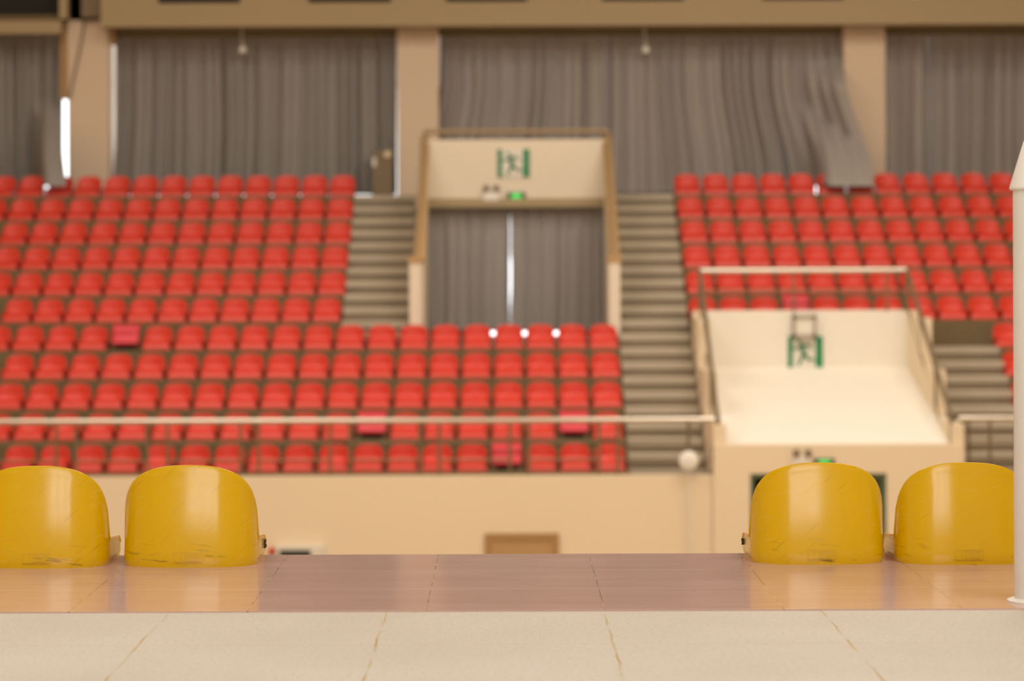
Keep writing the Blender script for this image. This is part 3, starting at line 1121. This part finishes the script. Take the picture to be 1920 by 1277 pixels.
def pink_proto():
    r = empty('stadium_seat', (0, 0, 0), 'x', 'seat', 'x')
    # square back panel with a hollow across the middle, on a short foot
    prof = [(0.06, 0.075), (0.0, 0.085), (-0.02, 0.11), (-0.01, 0.14), (0.05, 0.175), (0.085, 0.195), (0.09, 0.25), (0.085, 0.30), (0.09, 0.325), (0.13, 0.355), (0.20, 0.385), (0.26, 0.392)]
    nx = 20
    vs, fs = [], []
    for k, (y, z) in enumerate(prof):
        for i in range(nx + 1):
            u = -1 + 2 * i / nx
            e = max(0, abs(u) - 0.82) / 0.18
            vs.append((0.215 * u, y + 0.035 * e * e + 0.10, z))
    for k in range(len(prof) - 1):
        for i in range(nx):
            a = k * (nx + 1) + i
            fs.append((a, a + 1, a + nx + 2, a + nx + 1))
    o = MB().add(vs, fs).build('backrest', M_PINK, r)
    for f in o.data.polygons:
        f.use_smooth = True
    so = o.modifiers.new('thickness', 'SOLIDIFY')
    so.thickness = 0.02
    so.offset = 0
    MB().box((-0.15, 0.16, 0.0), (0.15, 0.38, 0.05)).box((-0.12, 0.22, 0.05), (0.12, 0.34, 0.30)).build('foot', M_DARKBOLT, r, bevel=0.008)
    return r


pink = pink_proto()
used = {'red': False, 'pink': False}


def place_seat(kind, x, i, label, group):
    src = red if kind == 'red' else pink
    if used[kind]:
        r = copy_tree(src)
    else:
        r = src
        used[kind] = True
    r.location = (x, RD[i], RZ[i])
    r['label'] = label
    r['group'] = group


def rowx(i, xr, xl, n, bow=0.055):
    """x px of n seats from the right end xr to xl"""
    for k in range(n):
        t = k * (xl - xr) / (n - 1)
        t += bow * k * (n - 1 - k) * (1 if xl < xr else -1) * 1.0
        yield k, (xr + t - VPX) * RD[i] / FPX


ROWN = ['bottom row', 'second row from the bottom', 'third row from the bottom', 'fourth row from the bottom', 'fifth row from the bottom',
        'sixth row from the top', 'fifth row from the top', 'fourth row from the top', 'third row from the top', 'second row from the top', 'top row']
left_rows = {0: (1142.8, 28.6, 18, ()), 1: (1138.7, -13.5, 19, (1, 7)), 2: (1137.7, 9.8, 19, ()), 3: (1135, 28.6, 19 - 0, ()), 4: (1132, -13, 20, (15,)),
             5: (611, 28.5, 11, ()), 6: (621, -10, 12, ()), 7: (626, 6.7, 12, ()), 8: (632.7, 22, 12, ()), 9: (636, -18, 13, ()), 10: (641, 0.2, 13, ())}
left_rows[3] = (1135, 28.6, 19, ())
left_rows[0] = (1142.8, 28.6, 18, (3,))
for i, (xr, xl, n, pk) in left_rows.items():
    for k, x in rowx(i, xr, xl, n):
        kind = 'pink' if k in pk else 'red'
        adj = 'pinkish square backed seat' if kind == 'pink' else 'red seat'
        if i < 5:
            lab = '%s, %s from the right end in the %s' % (adj, ORD[k + 1], ROWN[i])
        else:
            lab = '%s, %s left of left stairs in the %s' % (adj, ORD[k + 1], ROWN[i])
        place_seat(kind, x, i, lab, 'red seats in the stand opposite')
right_rows = {5: (1319.7, 1904.8, 11, (3,)), 6: (1314.4, 1890, 11, ()), 7: (1308.4, 1932, 12, ()), 8: (1303, 1914, 12, ()), 9: (1296.7, 1899, 12, ()), 10: (1290.6, 1885, 12, ())}
for i, (xl, xr, n, pk) in right_rows.items():
    for k, x in rowx(i, xl, xr, n, 0.03):
        kind = 'pink' if k in pk else 'red'
        adj = 'pinkish square backed seat' if kind == 'pink' else 'red seat'
        lab = '%s, %s right of right stairs in the %s' % (adj, ORD[k + 1], ROWN[i])
        place_seat(kind, x, i, lab, 'red seats in the stand opposite')
for i, x, t in ((4, 1895, 'upper'), (3, 1913, 'middle'), (2, 1931, 'lower')):
    place_seat('red', (x - VPX) * RD[i] / FPX, i, '%s of three red seats right of the far right stairs' % t, 'red seats in the stand opposite')

# ------------------------------------------------------------ white post at the right
PC = (1.648, 8.02)
r = empty('post', (PC[0], PC[1], 0), 'white round post with a flared cap at the right edge of the tier', 'post')
MB().lathe([(0.075, 0.0), (0.078, 0.01), (0.078, 1.28)], (0, 0, 0), n=40).build('shaft', M_WHITE, r, smooth=True)
MB().lathe([(0.078, 1.262), (0.086, 1.262), (0.089, 1.268), (0.086, 1.28), (0.045, 1.412), (0.038, 1.42), (0.004, 1.422)], (0, 0, 0), n=40).build('cap', M_WHITE, r, smooth=True)
MB().lathe([(0.10, 0.0), (0.10, 0.004), (0.08, 0.012)], (0, 0, 0), n=40).build('base_ring', M_SIGNW, r, smooth=True)
